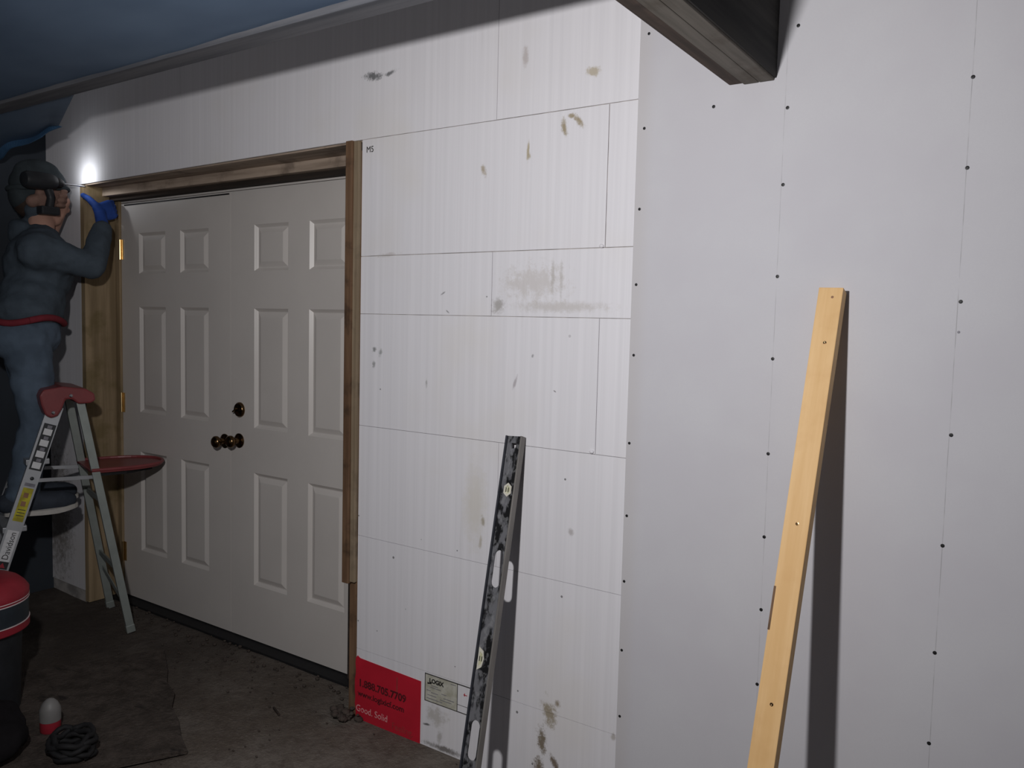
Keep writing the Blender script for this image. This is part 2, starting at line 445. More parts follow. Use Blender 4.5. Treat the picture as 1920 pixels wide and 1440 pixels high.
def level_paint():
    t = NT('worn_black_paint'); P = t.tc.outputs['Object']
    f = t.ramp(t.noise(t.mapping(P, scale=(30, 30, 14)), 1.0, 5, 0.6), 0.44, 0.56)
    f2 = t.ramp(t.noise(t.mapping(P, scale=(60, 60, 40)), 1.0, 3), 0.55, 0.62)
    c = t.mix(f, srgb(20, 20, 22), srgb(112, 112, 116))
    c = t.mix(t.math('MULTIPLY', f2, 0.35), c, srgb(150, 150, 152))
    return t.finish(c, 0.5, 0.2, 0.4)
M['level_paint'] = level_paint()
M['level_alu'] = mat('worn_aluminium', srgb(132, 128, 124), 0.5, 0.35, 0.25, 10, stretch=(3, 3, .6))
M['level_edge'] = mat('dark_aluminium', srgb(64, 66, 74), 0.45, 0.4, 0.3, 10)

def floor_material():
    t = NT('dirty_floor'); P = t.tc.outputs['Object']
    a = t.noise(P, 2.2, 6, 0.6); b = t.noise(P, 22, 6, 0.7); d = t.noise(P, 90, 4, 0.7)
    c = t.mix(t.ramp(a, 0.35, 0.65), srgb(98, 88, 79), srgb(120, 112, 104))
    c = t.mix(t.ramp(b, 0.4, 0.75, 0, 0.7), c, srgb(78, 68, 62))
    c = t.mix(t.ramp(d, 0.55, 0.75, 0, 0.6), c, srgb(138, 130, 122))
    # trodden mud in front of the door and along the wall
    sx = t.node('ShaderNodeSeparateXYZ'); t.link(P, sx.inputs[0])
    m1 = t.math('MULTIPLY', t.ramp(sx.outputs['X'], -2.1, -3.4), t.ramp(t.noise(P, 3.0, 5, .65), 0.3, 0.6, 0.45, 1.0))
    c = t.mix(t.math('MULTIPLY', m1, 0.8), c, srgb(66, 59, 55))
    t.bump(t.math('ADD', b, t.math('MULTIPLY', d, 0.6)), 0.7, 0.02)
    return t.finish(c, 0.9, 0, 0.2)
M['floor'] = floor_material()
def sheet_material():
    t = NT('muddy_plywood'); P = t.tc.outputs['Object']
    b = t.noise(P, 16, 6, 0.7); d = t.noise(P, 70, 4, 0.7)
    c = t.mix(t.ramp(b, 0.3, 0.7), srgb(62, 55, 50), srgb(88, 79, 73))
    c = t.mix(t.ramp(t.noise(t.mapping(P, rot=(0, 0, .5), scale=(5, 16, 1)), 1.0, 4), 0.58, 0.7, 0, 0.8), c, srgb(40, 36, 35))
    t.bump(t.math('ADD', b, d), 0.7, 0.015)
    return t.finish(c, 0.9, 0, 0.2)
M['sheet'] = sheet_material()
M['ply_edge'] = mat('plywood_edge', srgb(150, 112, 86), 0.8, 0, 0.3, 20)
M['dirt'] = mat('dirt', srgb(78, 68, 62), 0.95, 0, 0.4, 40, 0.5)

def tarp_material():
    t = NT('ceiling_tarp'); P = t.tc.outputs['Object']
    a = t.noise(t.mapping(P, scale=(0.8, 1.6, 1)), 1.0, 4, 0.55)
    c = t.mix(t.ramp(a, 0.3, 0.7), srgb(82, 101, 126), srgb(110, 130, 154))
    t.bump(t.noise(P, 60, 3), 0.1, 0.003)
    return t.finish(c, 0.6, 0, 0.35)
M['tarp'] = tarp_material()
M['joist'] = wood('ceiling_board', srgb(112, 112, 116), srgb(84, 86, 92), 'X', 0.8, 0.85)
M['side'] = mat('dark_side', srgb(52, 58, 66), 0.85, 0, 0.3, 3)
M['roof'] = mat('roof_boards', srgb(70, 64, 60), 0.9, 0, 0.3, 4)

# ------------------------------------------------------------------ setting
# floor
mb = MB(); n = 90
vs = {}
X0, X1, Y0, Y1 = -6.0, 3.5, -5.0, 0.6
for i in range(n+1):
    for j in range(n+1):
        x, y = X0+(X1-X0)*i/n, Y0+(Y1-Y0)*j/n
        z = 0.0 + 0.006*mnoise.noise(V((x*3, y*3, 0)))-0.004
        vs[i, j] = mb.b.verts.new((x, y, z))
for i in range(n):
    for j in range(n): mb.b.faces.new((vs[i, j], vs[i+1, j], vs[i+1, j+1], vs[i, j+1]))
tag(mb.build('floor', M['floor'], smooth=True), kind='structure')

DY = 0.22                       # plane of the door leaves
OL, OR, OT = -4.052, -2.106, 2.107   # door opening in the foam (left, right, top)
WT, WB = 2.95, -0.03

# foam wall: a core whose joints show between the panels, and each panel of its own
wall = empty('wall_back', (0, 0, 0), kind='structure')
core = MB()
core.box((OR, 0.004, WB), (3.2, 0.34, WT))
def bent(mb_, x0, x1, z0, z1, y0, y1):
    """block following the line of the wall"""
    pts = [V((x0, wy(x0)+y0, z0)), V((x1, wy(x1)+y0, z0)), V((x1, wy(x1)+y1, z0)), V((x0, wy(x0)+y1, z0))]
    return mb_.poly(pts, (0, 0, z1-z0))
bent(core, OL, OR, OT, WT, 0.004, 0.30)
bent(core, -5.2, OL-.036, WB, WT, 0.004, 0.30)
core.build('foam_core', M['core'], wall)
def panel(x0, x1, z0, z1, g=0.0011):
    p = MB()
    xs = [x0+g, x1-g]
    if x0 < BX < x1: xs = [x0+g, BX, x1-g]
    for a, b in zip(xs[:-1], xs[1:]): bent(p, a, b, z0+g, z1-g, 0.0, 0.030)
    bmesh.ops.remove_doubles(p.b, verts=p.b.verts[:], dist=1e-5)
    return p.build('foam_panel', M['foam'], wall)
EDGE = -1.00
Z = [2.107, 1.698, 1.494, 1.092, 0.687, 0.2625]
panel(-5.1, -3.22, Z[0], WT, .0006); panel(-3.22, -1.522, Z[0], WT, .0007); panel(-1.522, EDGE, Z[0], WT)
panel(OR, -1.125, Z[1], Z[0], .0016); panel(-1.125, EDGE, Z[1], Z[0], .0014)
panel(OR, -1.526, Z[2], Z[1]); panel(-1.526, EDGE, Z[2], Z[1])
panel(OR, -1.136, Z[3], Z[2], .0008); panel(-1.136, EDGE, Z[3], Z[2], .0009)
panel(OR, -1.485, Z[4], Z[3], .0007); panel(-1.485, EDGE, Z[4], Z[3], .0007)
panel(OR, EDGE, Z[5], Z[4], .0006); panel(OR, EDGE, WB, Z[5], .0006)
for x, z in ((-1.136, 1.703), (-1.147, 1.099)):
    ch = MB(); ch.sphere((x, -.002, z), .0075, (1, .8, .8), sub=2); ch.build('foam_chip', M['foam'], wall)
# ragged pieces left of the door
panel(-5.1, OL-.034, 0.055, Z[0], .0008)

# drywall sheet with its screws
dw = empty('wall_right', (0, 0, 0), kind='structure')
d = MB(); d.box((-1.03, -0.0127, 0.0), (3.2, 0.0, WT), 0.0015); d.build('drywall_sheet', M['drywall'], dw)
scr = [(-1.004, 2.276), (-1.008, 2.021), (-1.014, 1.8), (-1.016, 1.59), (-1.016, 1.391), (-1.02, 1.139), (-1.02, .928), (-1.021, .735), (-1.021, .53), (-1.02, .331), (-1.02, .13),
       (-.81, 2.055), (-.617, 2.028), (-.619, 1.838), (-.622, 1.608), (-.624, 1.398), (-.624, 1.152), (-.624, .933), (-.623, .739), (-.624, .537), (-.624, .33),
       (-.211, 2.044), (-.211, 1.845), (-.207, 1.546), (-.209, 1.241), (-.212, .982), (-.214, .726), (-.214, .506), (-.214, .3), (-.60, 2.225)]
for i, (x, z) in enumerate(scr):
    s_ = MB(); r_ = 0.0042 if x < -1.0 else 0.0046
    s_.lathe((x, -0.0112, z), (0, -1, 0), [(0, r_*.6), (.0012, r_), (.0021, r_*.96), (.0024, r_*.5), (.0017, r_*.4), (.0017, 0)], 16)
    s_.build('screw', M['black'], dw, smooth=True, autosmooth=40)
s_ = MB(); s_.lathe((-.207, -.0122, 1.477), (0, -1, 0), [(0, .0035), (.0008, .003), (.001, 0)], 12); s_.build('pencil_dot', M['sticker_grey'], dw)

# side wall, roof over the gap, ceiling tarp with the board along its edge
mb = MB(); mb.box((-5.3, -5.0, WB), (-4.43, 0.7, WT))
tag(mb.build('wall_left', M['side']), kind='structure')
CE, CZ = -0.55, 2.248
mb = MB(); nx, ny = 70, 40; vs = {}
for i in range(nx+1):
    for j in range(ny+1):
        x = -4.55+(3.4+4.55)*i/nx; y = -5.0+(CE-.02+5.0)*j/ny
        z = CZ+.016+.012*mnoise.noise(V((x*1.3, y*2.2, 3)))+.004*mnoise.noise(V((x*6, y*6, 1)))
        vs[i, j] = mb.b.verts.new((x, y, z))
for i in range(nx):
    for j in range(ny): mb.b.faces.new((vs[i, j], vs[i+1, j], vs[i+1, j+1], vs[i, j+1]))
ce = mb.build('ceiling', M['tarp'], smooth=True); tag(ce, kind='structure')
mb = MB(); mb.box((-4.55, CE-.075, CZ), (3.4, CE, CZ+.036), .003); tag(mb.build('trim_1', M['joist']), kind='structure')

# door surround
hd = empty('trim_3', (0, 0, 0), kind='structure')
mb = MB(); bent(mb, OL, OR, OT-.006, OT, 0.010, DY-.02); mb.build('header_board', M['header'], hd)
mb = MB(); mb.box((OL, DY-.075, OT-.046), (OR, DY+.10, OT-.006)); mb.build('header_block', M['header'], hd)
mb = MB(); mb.box((OL, DY-.040, OT-.066), (OR, DY+.10, OT-.044)); mb.build('header_stop', M['darkwood'], hd)
jb = MB(); jb.box((OL-.034, wy(OL)+.001, .0), (OL, DY+.08, OT-.006)); o = jb.build('trim_4', M['jamb']); tag(o, kind='structure')
bk = empty('trim_5', (0, 0, 0), kind='structure')
mb = MB(); mb.box((-2.148, 0.004, -.02), (-2.108, DY+.08, OT-.036), .002); mb.build('buck_board', M['buck'], bk)
mb = MB(); mb.box((-2.166, -.020, .503), (-2.134, .004, OT-.002), .003); mb.build('nailing_strip', M['buck'], bk)
mb = MB(); mb.box((-2.133, -.012, .510), (-2.110, .004, OT-.004), .002); mb.build('shim_strip', M['buck_light'], bk)
mb = MB(); mb.box((-2.355, DY-.02, -.02), (-2.14, DY+.09, OT-.036)); mb.build('back_board', M['darkwood'], bk)

# double door: frame, threshold and two leaves of six panels
DB, DT, XS, XL, XR = 0.013, 2.030, -3.133, -4.012, -2.254
fr = empty('trim_6', (0, 0, 0), kind='structure')
mb = MB(); mb.box((OL, DY-.012, 0.0), (XL-.003, DY+.09, DT+.012)); mb.build('frame_side', M['jamb'], fr)
mb = MB(); mb.box((XL-.003, DY+.002, DT+.003), (XR, DY+.09, DT+.016)); mb.build('frame_head', M['door'], fr)
mb = MB(); mb.box((OL, DY-.062, -.02), (XR+.08, DY+.20, .007), .002); mb.build('threshold', M['rubber'], fr)

def leaf(name, x0, x1, cols, rows):
    root = empty(name, ((x0+x1)/2, DY, DB), kind='structure')
    b = MB(); bm = b.b
    xs = sorted([x0, x1]+[c for p in cols for c in p]); zs = sorted([DB, DT]+[c for p in rows for c in p])
    y = DY
    def q(a, b_, c_, d_): bm.faces.new([bm.verts.new(v) for v in (a, b_, c_, d_)])
    for i in range(len(xs)-1):
        for j in range(len(zs)-1):
            xa, xb, za, zb = xs[i], xs[i+1], zs[j], zs[j+1]
            if (xa, xb) in cols and (za, zb) in rows:
                # moulded panel: quirk, sloping band, flat field
                prof = [(0, 0), (.003, .003), (.010, .0095), (.013, .0125), (.017, .013), (.038, .0035), (.041, .003)]
                ring = []
                for ins, dep in prof:
                    ring.append([V((xa+ins, y+dep, za+ins)), V((xb-ins, y+dep, za+ins)), V((xb-ins, y+dep, zb-ins)), V((xa+ins, y+dep, zb-ins))])
                for r0, r1 in zip(ring[:-1], ring[1:]):
                    for k in range(4): q(r0[k], r0[(k+1) % 4], r1[(k+1) % 4], r1[k])
                q(*ring[-1])
            else: q(V((xa, y, za)), V((xb, y, za)), V((xb, y, zb)), V((xa, y, zb)))
    # edges and back
    for a, c in (((x0, DB), (x1, DB)), ((x1, DB), (x1, DT)), ((x1, DT), (x0, DT)), ((x0, DT), (x0, DB))):
        q(V((a[0], y, a[1])), V((c[0], y, c[1])), V((c[0], y+.044, c[1])), V((a[0], y+.044, a[1])))
    q(V((x0, y+.044, DB)), V((x1, y+.044, DB)), V((x1, y+.044, DT)), V((x0, y+.044, DT)))
    bmesh.ops.remove_doubles(bm, verts=bm.verts[:], dist=1e-5)
    b.build('door_leaf', M['door'], root)
    return root
rows = [(1.676, 1.877), (.981, 1.512), (.268, .780)]
lf = leaf('door_1', XL, XS-.002, [(-3.857, -3.634), (-3.513, -3.296)], rows)
rf = leaf('door_2', XS+.002, XR, [(-2.970, -2.748), (-2.618, -2.396)], rows)
def knob(parent, x, z):
    k = MB(); k.lathe((x, DY, z), (0, -1, 0), [(0, .033), (.004, .033), (.008, .028), (.011, .014), (.026, .012), (.034, .020), (.044, .0275), (.054, .0275), (.062, .021), (.066, .010), (.067, 0)], 32)
    return k.build('knob', M['brass'], parent, smooth=True, autosmooth=50)
knob(lf, -3.175, .903)
knob(rf, -3.072, .915)
k = MB(); k.lathe((-3.068, DY, 1.056), (0, -1, 0), [(0, .034), (.006, .034), (.012, .029), (.014, .016), (.016, .012), (.017, 0)], 32)
k.build('deadbolt', M['brass'], rf, smooth=True, autosmooth=40)
k = MB(); k.bar((-3.080, DY-.026, 1.047), (-3.057, DY-.026, 1.064), .006, .018, (0, 0, 1), .002); k.build('thumb_turn', M['brass'], rf)
for z in (1.80, 1.02, .24):
    h = MB(); h.tube([(XL-.002, DY-.008, z-.05), (XL-.002, DY-.008, z+.05)], .006, 12); h.box((XL, DY-.003, z-.05), (XL+.020, DY-.0005, z+.05))
    h.build('hinge', M['hinge'], lf)
mb = MB(); mb.box((XL+.03, DY-.003, DT-.012), (XS-.01, DY, DT-.006)); mb.build('weatherstrip', M['black'], lf)

# ------------------------------------------------------------------ built-up beam over the drywall
bm_ = empty('ceiling_beam', (-.711, -.013, 2.10), 'dark built-up wooden beam of three plies meeting the drywall overhead', 'beam')
for i, (x0, x1, mm) in enumerate(((-.770, -.732, 'ply_brown'), (-.731, -.692, 'ply_grey'), (-.691, -.653, 'ply_grey'))):
    b = MB(); b.box((x0, -4.6, 2.10+(.004 if i == 0 else 0)), (x1, -.0135, 2.40), .0025)
    o = b.build('ply', M[mm], bm_)
    if i == 0: o['label'] = 'browner outer ply of the beam'
b = MB(); b.box((-.653, -4.6, 2.106), (-.648, -.0135, 2.40)); o = b.build('shade_skin', M['ply_shade'], bm_); o['label'] = 'unlit side of the beam, shade put into its colour'  # thin added skin, painted dark for the side turned from the lamp

# ------------------------------------------------------------------ leaning things
def lean(name, T, F, label, cat):
    """root at the foot F; returns local frame: z along the piece, x sideways, y into the wall"""
    T, F = V(T), V(F); u = (T-F).normalized(); x = V((1, 0, 0)); x = (x-u*x.dot(u)).normalized(); y = u.cross(x)
    o = bpy.data.objects.new(name, None); COL.objects.link(o); o.empty_display_size = .1
    o.matrix_world = frame(F, x, y, u); tag(o, label, cat); OFF[o.name] = V((0, 0, 0))
    return o, (T-F).length

# pine board
bd, L = lean('lumber_board', (-.4805, -.034, 1.572), (-.508, -.520, 0.006), 'pale pine board leaning upright against the grey drywall', 'lumber')
b = MB(); b.box((-.0285, -.019, 0), (.0285, .019, L), .002); b.build('board', M['pine'], bd)
for z_, x_ in ((L*.915, .004), (L*.650, .002), (L*.405, .004)):
    s_ = MB(); s_.lathe((x_, -.0185, z_), (0, -1, 0), [(0, .004), (.0012, .004), (.0014, .002), (.001, 0)], 14)
    s_.build('screw', M['brass'], bd)
s_ = MB(); s_.lathe((.006, -.0188, L*.985), (0, -1, 0), [(0, .004), (.0003, .003), (.0004, 0)], 12); s_.build('knot', M['ply_edge'], bd)
s_ = MB(); s_.box((-.0290, -.0195, L*.50), (-.024, -.010, L*.56)); s_.build('bark_edge', M['buck'], bd)

# spirit level
sl, L = lean('spirit_level', (-1.409, -.017, 1.121), (-1.345, -.345, 0.004), 'long worn black and grey spirit level leaning against the white foam', 'spirit level')
W2 = .030
def slot(cz, hl, hw, n_=8):
    pts = []
    for k in range(n_+1):
        a = math.pi*k/n_; pts.append((hw*math.cos(a), cz+hl-hw+hw*math.sin(a)))
    for k in range(n_+1):
        a = math.pi+math.pi*k/n_; pts.append((hw*math.cos(a), cz-hl+hw+hw*math.sin(a)))
    return pts
TOP = L
s1, s2 = TOP-.408, TOP-.900
hexa = lambda cz, rx, rz: [(rx*math.cos(math.pi/6+k*math.pi/3), cz+rz*math.sin(math.pi/6+k*math.pi/3)) for k in range(6)]
holes = [slot(s1, .056, .0165), slot(s2, .056, .0165), [(-.010, TOP-.022), (.010, TOP-.022), (.006, TOP-.038), (-.007, TOP-.040)], hexa(TOP-.168, .015, .021)]
half = [(-.022, TOP-.640), (-.006, TOP-.650), (-.001, TOP-.672), (-.006, TOP-.696), (-.022, TOP-.706)]
holes.append(half)
# outline x,z in the piece's own frame: text plane (x, y) -> (x, z)
MXZ = Matrix(((1, 0, 0, 0), (0, 0, -1, 0), (0, 1, 0, 0), (0, 0, 0, 1)))
b = MB(); b.add(flat_shape([(-W2+.004, 0), (W2-.004, 0), (W2-.004, TOP), (-W2+.004, TOP)], holes, .007), MXZ)
b.build('web', M['level_paint'], sl)
b = MB(); b.box((-W2, -.0125, 0), (-W2+.005, .0125, TOP), .0008); o = b.build('rail', M['level_edge'], sl); o['label'] = 'dark left rail'
b = MB(); b.box((W2-.005, -.0125, 0), (W2, .0125, TOP), .0008); o = b.build('rail', M['level_alu'], sl); o['label'] = 'bare grey right rail'
for cz, pts, k in ((TOP-.168, hexa(TOP-.168, .0155, .0215), .64), (None, half, .62)):
    cx = sum(p[0] for p in pts)/len(pts); cy = sum(p[1] for p in pts)/len(pts)
    inner = [(cx+(p[0]-cx)*k, cy+(p[1]-cy)*k) for p in pts]
    b = MB(); b.add(flat_shape(pts, [inner], .011), MXZ); fo = b.build('vial_frame', M['vial_frame'], sl)
    b = MB(); b.add(flat_shape(inner, [], .006), MXZ); b.build('vial', M['vial'], fo)
    for q_ in (-.004, .004):
        b = MB(); b.tube([(cx+q_-.002, -.0035, cy-.007), (cx+q_-.002, -.0035, cy+.007)], .0014, 8); b.build('vial_mark', M['ink_line'], fo)

# ------------------------------------------------------------------ printing on the foam
def wall_text(body, x, z, size, name, m_, parent, xs=1.0, bold=0.0, y=-.0012):
    return text(body, size, frame((x, y, z), (1, 0, 0), (0, 0, 1), (0, -1, 0)), name, m_, parent, .0004, xs, bold)
rl = empty('printed_panel', (-1.95, 0, 0), 'red printed panel with phone number at foot of white foam wall', 'sign')
def rag(x, z, n_, dx, dz):
    return [(x+dx*k/n_+random.uniform(-.004, .004), z+dz*k/n_+random.uniform(-.006, .006)) for k in range(n_)]
pts = [(-2.104, -.015), (-1.792, -.018), (-1.791, .221), (-2.085, .229), (-2.098, .236), (-2.106, .226)]+rag(-2.107, .21, 9, 0, -.2)
b = MB(); b.add(flat_shape(pts, [], .0016), frame((0, -.0006, 0), (1, 0, 0), (0, 0, 1), (0, -1, 0)))
b.build('red_ground', M['label_red'], rl)
wall_text('1.888.705.7709', -2.092, .124, .038, 'phone_number', M['ink_red'], rl, 1.0, .0013, -.0016)
wall_text('www.logixicf.com', -2.095, .086, .030, 'web_address', M['ink_red'], rl, 1.06, .0008, -.0016)
wall_text('Good. Solid', -2.104, .026, .036, 'slogan', M['ink_white'], rl, .92, 0, -.0016)
wall_text('Feeling.', -1.925, .010, .036, 'faded_slogan', M['ink_faded'], rl, .95, 0, -.0016)
b = MB(); b.box((-1.905, -.0017, .150), (-1.899, -.0013, .205)); b.build('scratch', M['ink_faded'], rl)

ll = empty('paper_label', (-1.665, 0, .16), 'small black-outlined product label on foam right of red panel', 'label')
b = MB(); b.box((-1.772, -.0007, .160), (-1.631, .0003, .256)); b.build('label_ground', M['label_paper'], ll)
b = MB()
for x0, x1, z0, z1 in ((-1.773, -1.554, .2545, .2575), (-1.773, -1.554, .1590, .1615), (-1.774, -1.771, .159, .2575), (-1.632, -1.630, .159, .2575), (-1.557, -1.554, .159, .2575), (-1.630, -1.556, .185, .1858)):
    b.box((x0, -.0012, z0), (x1, .0002, z1))
b.build('border', M['ink_line'], ll)
wall_text('LOGiX', -1.754, .2285, .021, 'brand_name', M['ink'], ll, 1.0, .0010, -.0010)
b = MB(); b.poly([V((-1.762, -.0010, .221)), V((-1.744, -.0010, .224)), V((-1.744, -.0010, .228)), V((-1.751, -.0010, .231)), V((-1.752, -.0010, .227)), V((-1.762, -.0010, .227))], (0, -.0003, 0)); b.build('brand_mark', M['ink'], ll)
for k, (x0, ln, z) in enumerate(((-1.745, .030, .218), (-1.750, .048, .211), (-1.765, .018, .198), (-1.745, .030, .193), (-1.700, .022, .200), (-1.762, .040, .182), (-1.705, .05, .178), (-1.690, .045, .187), (-1.66, .022, .246), (-1.765, .07, .170))):
    b = MB(); b.box((x0, -.0010, z), (x0+ln, .0001, z+.0022)); b.build('fine_print', M['sticker_grey'], ll)
b = MB(); b.box((-1.605, -.0010, .2245), (-1.590, 0, .2265)); b.box((-1.602, -.0010, .221), (-1.599, 0, .231)); b.build('red_mark', M['label_red'], ll)
tx = wall_text('M5', -2.083, 2.060, .030, 'pencil_mark', M['ink_line'], wall, .95)

# ------------------------------------------------------------------ step ladder
A0 = V((-3.52, -.04, 0)); LW = V((-.955, .296, 0)); LN = V((-.296, -.955, 0)); UZ = V((0, 0, 1))
def lp(wv, nv, z): return A0+LW*wv+LN*nv+UZ*z
ld = empty('step_ladder', tuple(lp(.2, .3, 0)), 'small aluminium step ladder with red top cap and red pail shelf beside the door', 'step ladder')
def fr_rail(z, side):   # front rails
    t = z/1.09; return lp((-.03+.09*t) if side == 0 else (.43-.09*t), .64-.365*t, z)
def bk_rail(z, side):
    t = z/1.09; return lp((0+.065*t) if side == 0 else (.40-.065*t), .0+.190*t, z)
for sd in (0, 1):
    b = MB(); out = -LW if sd == 0 else LW
    a, c = fr_rail(.03, sd), fr_rail(1.06, sd)
    b.bar(a, c, .004, .060, LW)                       # web
    for e in (-.029, .029):
        dirn = (LN-(c-a).normalized()*LN.dot((c-a).normalized())).normalized()
        b.bar(a+dirn*e-out*.010, c+dirn*e-out*.010, .022, .003, LW)
    r_ = b.build('front_rail', M['alu'], ld)
    f = MB(); f.bar(fr_rail(0, sd), fr_rail(.06, sd), .032, .070, LW, .004); f.build('foot', M['rubber'], r_)
    b = MB(); b.bar(bk_rail(.02, sd), bk_rail(1.075, sd), .022, .034, LW, .002)
    r_ = b.build('rear_rail', M['alu_dull'], ld)
    f = MB(); f.bar(bk_rail(0, sd), bk_rail(.035, sd), .026, .038, LW, .003); f.build('foot', M['alu_dull'], r_)
    # spreader bars
    b = MB(); b.bar(fr_rail(.745, sd), bk_rail(.735, sd), .016, .004, UZ); b.build('spreader', M['alu'], ld)
for z in (.275, .555, .835):
    b = MB(); p, q_ = fr_rail(z, 0), fr_rail(z, 1)
    b.bar(p-UZ*.012, q_-UZ*.012, .090, .024, LN, .003); b.build('step', M['alu'], ld)
for z in (.30, .62):
    b = MB(); b.bar(bk_rail(z, 0), bk_rail(z, 1), .022, .008, UZ); b.build('rear_brace', M['alu_dull'], ld)
b = MB(); b.bar(bk_rail(.13, 0), bk_rail(.22, 1), .020, .005, UZ); b.build('rear_brace', M['alu_dull'], ld)
# moulded red cap with a lobe over each rail
def capside(wv):
    pts = []
    for nn_, zz in ((.130, 1.085), (.150, 1.072), (.200, 1.070), (.225, 1.092), (.250, 1.092), (.265, 1.050), (.282, 1.020), (.308, 1.012), (.330, 1.026), (.345, 1.070), (.352, 1.110), (.335, 1.138), (.260, 1.150), (.170, 1.138), (.135, 1.115)):
        pts.append(lp(wv, nn_, zz))
    return pts
b = MB(); b.poly(capside(.030), LW*.340); o = b.build('top_cap', M['red_plastic'], ld, bevel=.008)
for nn_, zz in ((.30, 1.036), (.23, 1.108)):
    f = MB(); f.lathe(lp(.030, nn_, zz), -LW, [(0, .008), (.002, .007), (.004, .003), (.004, 0)], 16); f.build('rivet', M['steel'], o)
# pail shelf behind the rear rails
b = MB(); pts = []
for k in range(25):
    a = math.pi*k/24; pts.append(lp(.20-.165*math.cos(a), .05-.245*math.sin(a)**.8, .752))
pts = [lp(.035, .15, .752)]+pts+[lp(.365, .15, .752)]
b.poly(pts, UZ*.012)
o = b.build('pail_shelf', M['red_plastic'], ld, bevel=.003)
rim = [p+UZ*.014 for p in pts]
f = MB(); f.tube(rim, .008, 8); f.build('shelf_rim', M['red_plastic'], o)
f = MB(); f.poly([V(p)*1+UZ*-.016 for p in [lp(.05, .12, .752), lp(.05, .0, .752), lp(.12, -.13, .752), lp(.28, -.13, .752), lp(.35, .0, .752), lp(.35, .12, .752)]], UZ*.015); f.build('shelf_bracket', M['rubber'], o)
# stickers on the outside of the near front rail
u_r = (fr_rail(1.06, 0)-fr_rail(.03, 0)).normalized()
n_r = -LW; x_r = (LN-u_r*LN.dot(u_r)).normalized()      # towards the front of the ladder
n_r = u_r.cross(x_r) if u_r.cross(x_r).dot(-LW) > 0 else x_r.cross(u_r)
def rail_pt(t, side=0.0): return fr_rail(t, 0)+x_r*side+n_r*.003
def stick(parent, z0, z1, x0, x1, name, m_, lift=0.0):
    b = MB(); pts = [rail_pt(z0, x0), rail_pt(z0, x1), rail_pt(z1, x1), rail_pt(z1, x0)]
    b.poly([p+n_r*lift for p in pts], n_r*.0006); return b.build(name, m_, parent)
st = stick(ld, .790, .985, -.026, .022, 'pictogram_sticker', M['sticker_dark'])
for k in range(4):
    z = .797+.047*k
    stick(st, z, z+.026, -.018, .015, 'pictogram', M['sticker_white'], .0007)
    stick(st, z+.028, z+.041, -.012, .006, 'pictogram_caption', M['sticker_grey'], .0007)
f = MB(); f.lathe(rail_pt(.755, -.002), n_r, [(0, .008), (.002, .007), (.003, .003), (.003, 0)], 14); f.build('rivet', M['dark_plastic'], ld)
st = stick(ld, .578, .715, -.022, .018, 'warning_sticker', M['yellow'])
stick(st, .722, .735, -.022, .018, 'warning_heading', M['sticker_grey'], .0002)
for z, h_ in ((.675, .020), (.640, .020)): stick(st, z, z+h_, -.010, .008, 'warning_symbol', M['ply_edge'], .0007)
for z in (.600, .612, .624): stick(st, z, z+.003, -.018, .012, 'warning_text', M['ink_line'], .0007)
st = stick(ld, .388, .540, -.022, .022, 'name_plate', M['sticker_white'])
# lettering reads up the rail
base = rail_pt(.422, -.014)+n_r*.0009
xdir, ydir = u_r, x_r
if xdir.cross(ydir).dot(n_r) < 0: ydir = -x_r; base = rail_pt(.422, .013)+n_r*.0009
else: base = rail_pt(.422, -.013)+n_r*.0009
text('Davidson', .034, frame(base, xdir, ydir, n_r), 'maker_name', M['ink'], st, .0005, .92)
st2 = stick(ld, .385, .415, -.022, .022, 'maker_badge', M['sticker_dark'], .0008)
tri = MB(); tri.poly([rail_pt(.390, -.013)+n_r*.0016, rail_pt(.390, .013)+n_r*.0016, rail_pt(.410, 0)+n_r*.0016], n_r*.0004); tri.build('badge_mark', M['red_dull'], st2)

# ------------------------------------------------------------------ person on the ladder
PB = V((-3.90, -.33, 0)); PF = V((.35, .937, 0)).normalized(); PR = V((PF.y, -PF.x, 0))
def pp(r, f, z): return PB+PR*r+PF*f+UZ*z
RX = lambda: Matrix((PR, PF, UZ)).transposed()
FOOTZ = .568
J = dict(pelvis=pp(-.05, .035, 1.40), belly=pp(-.09, .06, 1.52), chest=pp(-.14, .095, 1.68), neck=pp(-.20, .11, 1.83), head=pp(-.27, .12, 2.00),
         hipR=pp(.05, .02, 1.36), kneeR=pp(.085, .06, .99), ankR=pp(.105, -.01, .665), hipL=pp(-.145, .02, 1.36), kneeL=pp(-.14, .08, .99), ankL=pp(-.11, .02, .665),
         shR=pp(.045, .075, 1.745), shL=pp(-.32, .10, 1.755),
         elR=V((-3.775, -.060, 1.700)), wrR=V((-3.890, .055, 1.890)), haR=V((-3.965, .105, 1.975)),
         elL=pp(-.43, .14, 1.80), wrL=V((-4.035, -.055, 2.005)), haL=V((-4.005, -.075, 2.035)))
man = empty('person', tuple(pp(0, 0, FOOTZ)), 'person in dark jacket and jeans on the step ladder, driving a screw above the door', 'person')
hq = Quaternion((0, 0, 1), 0)
body = MB()
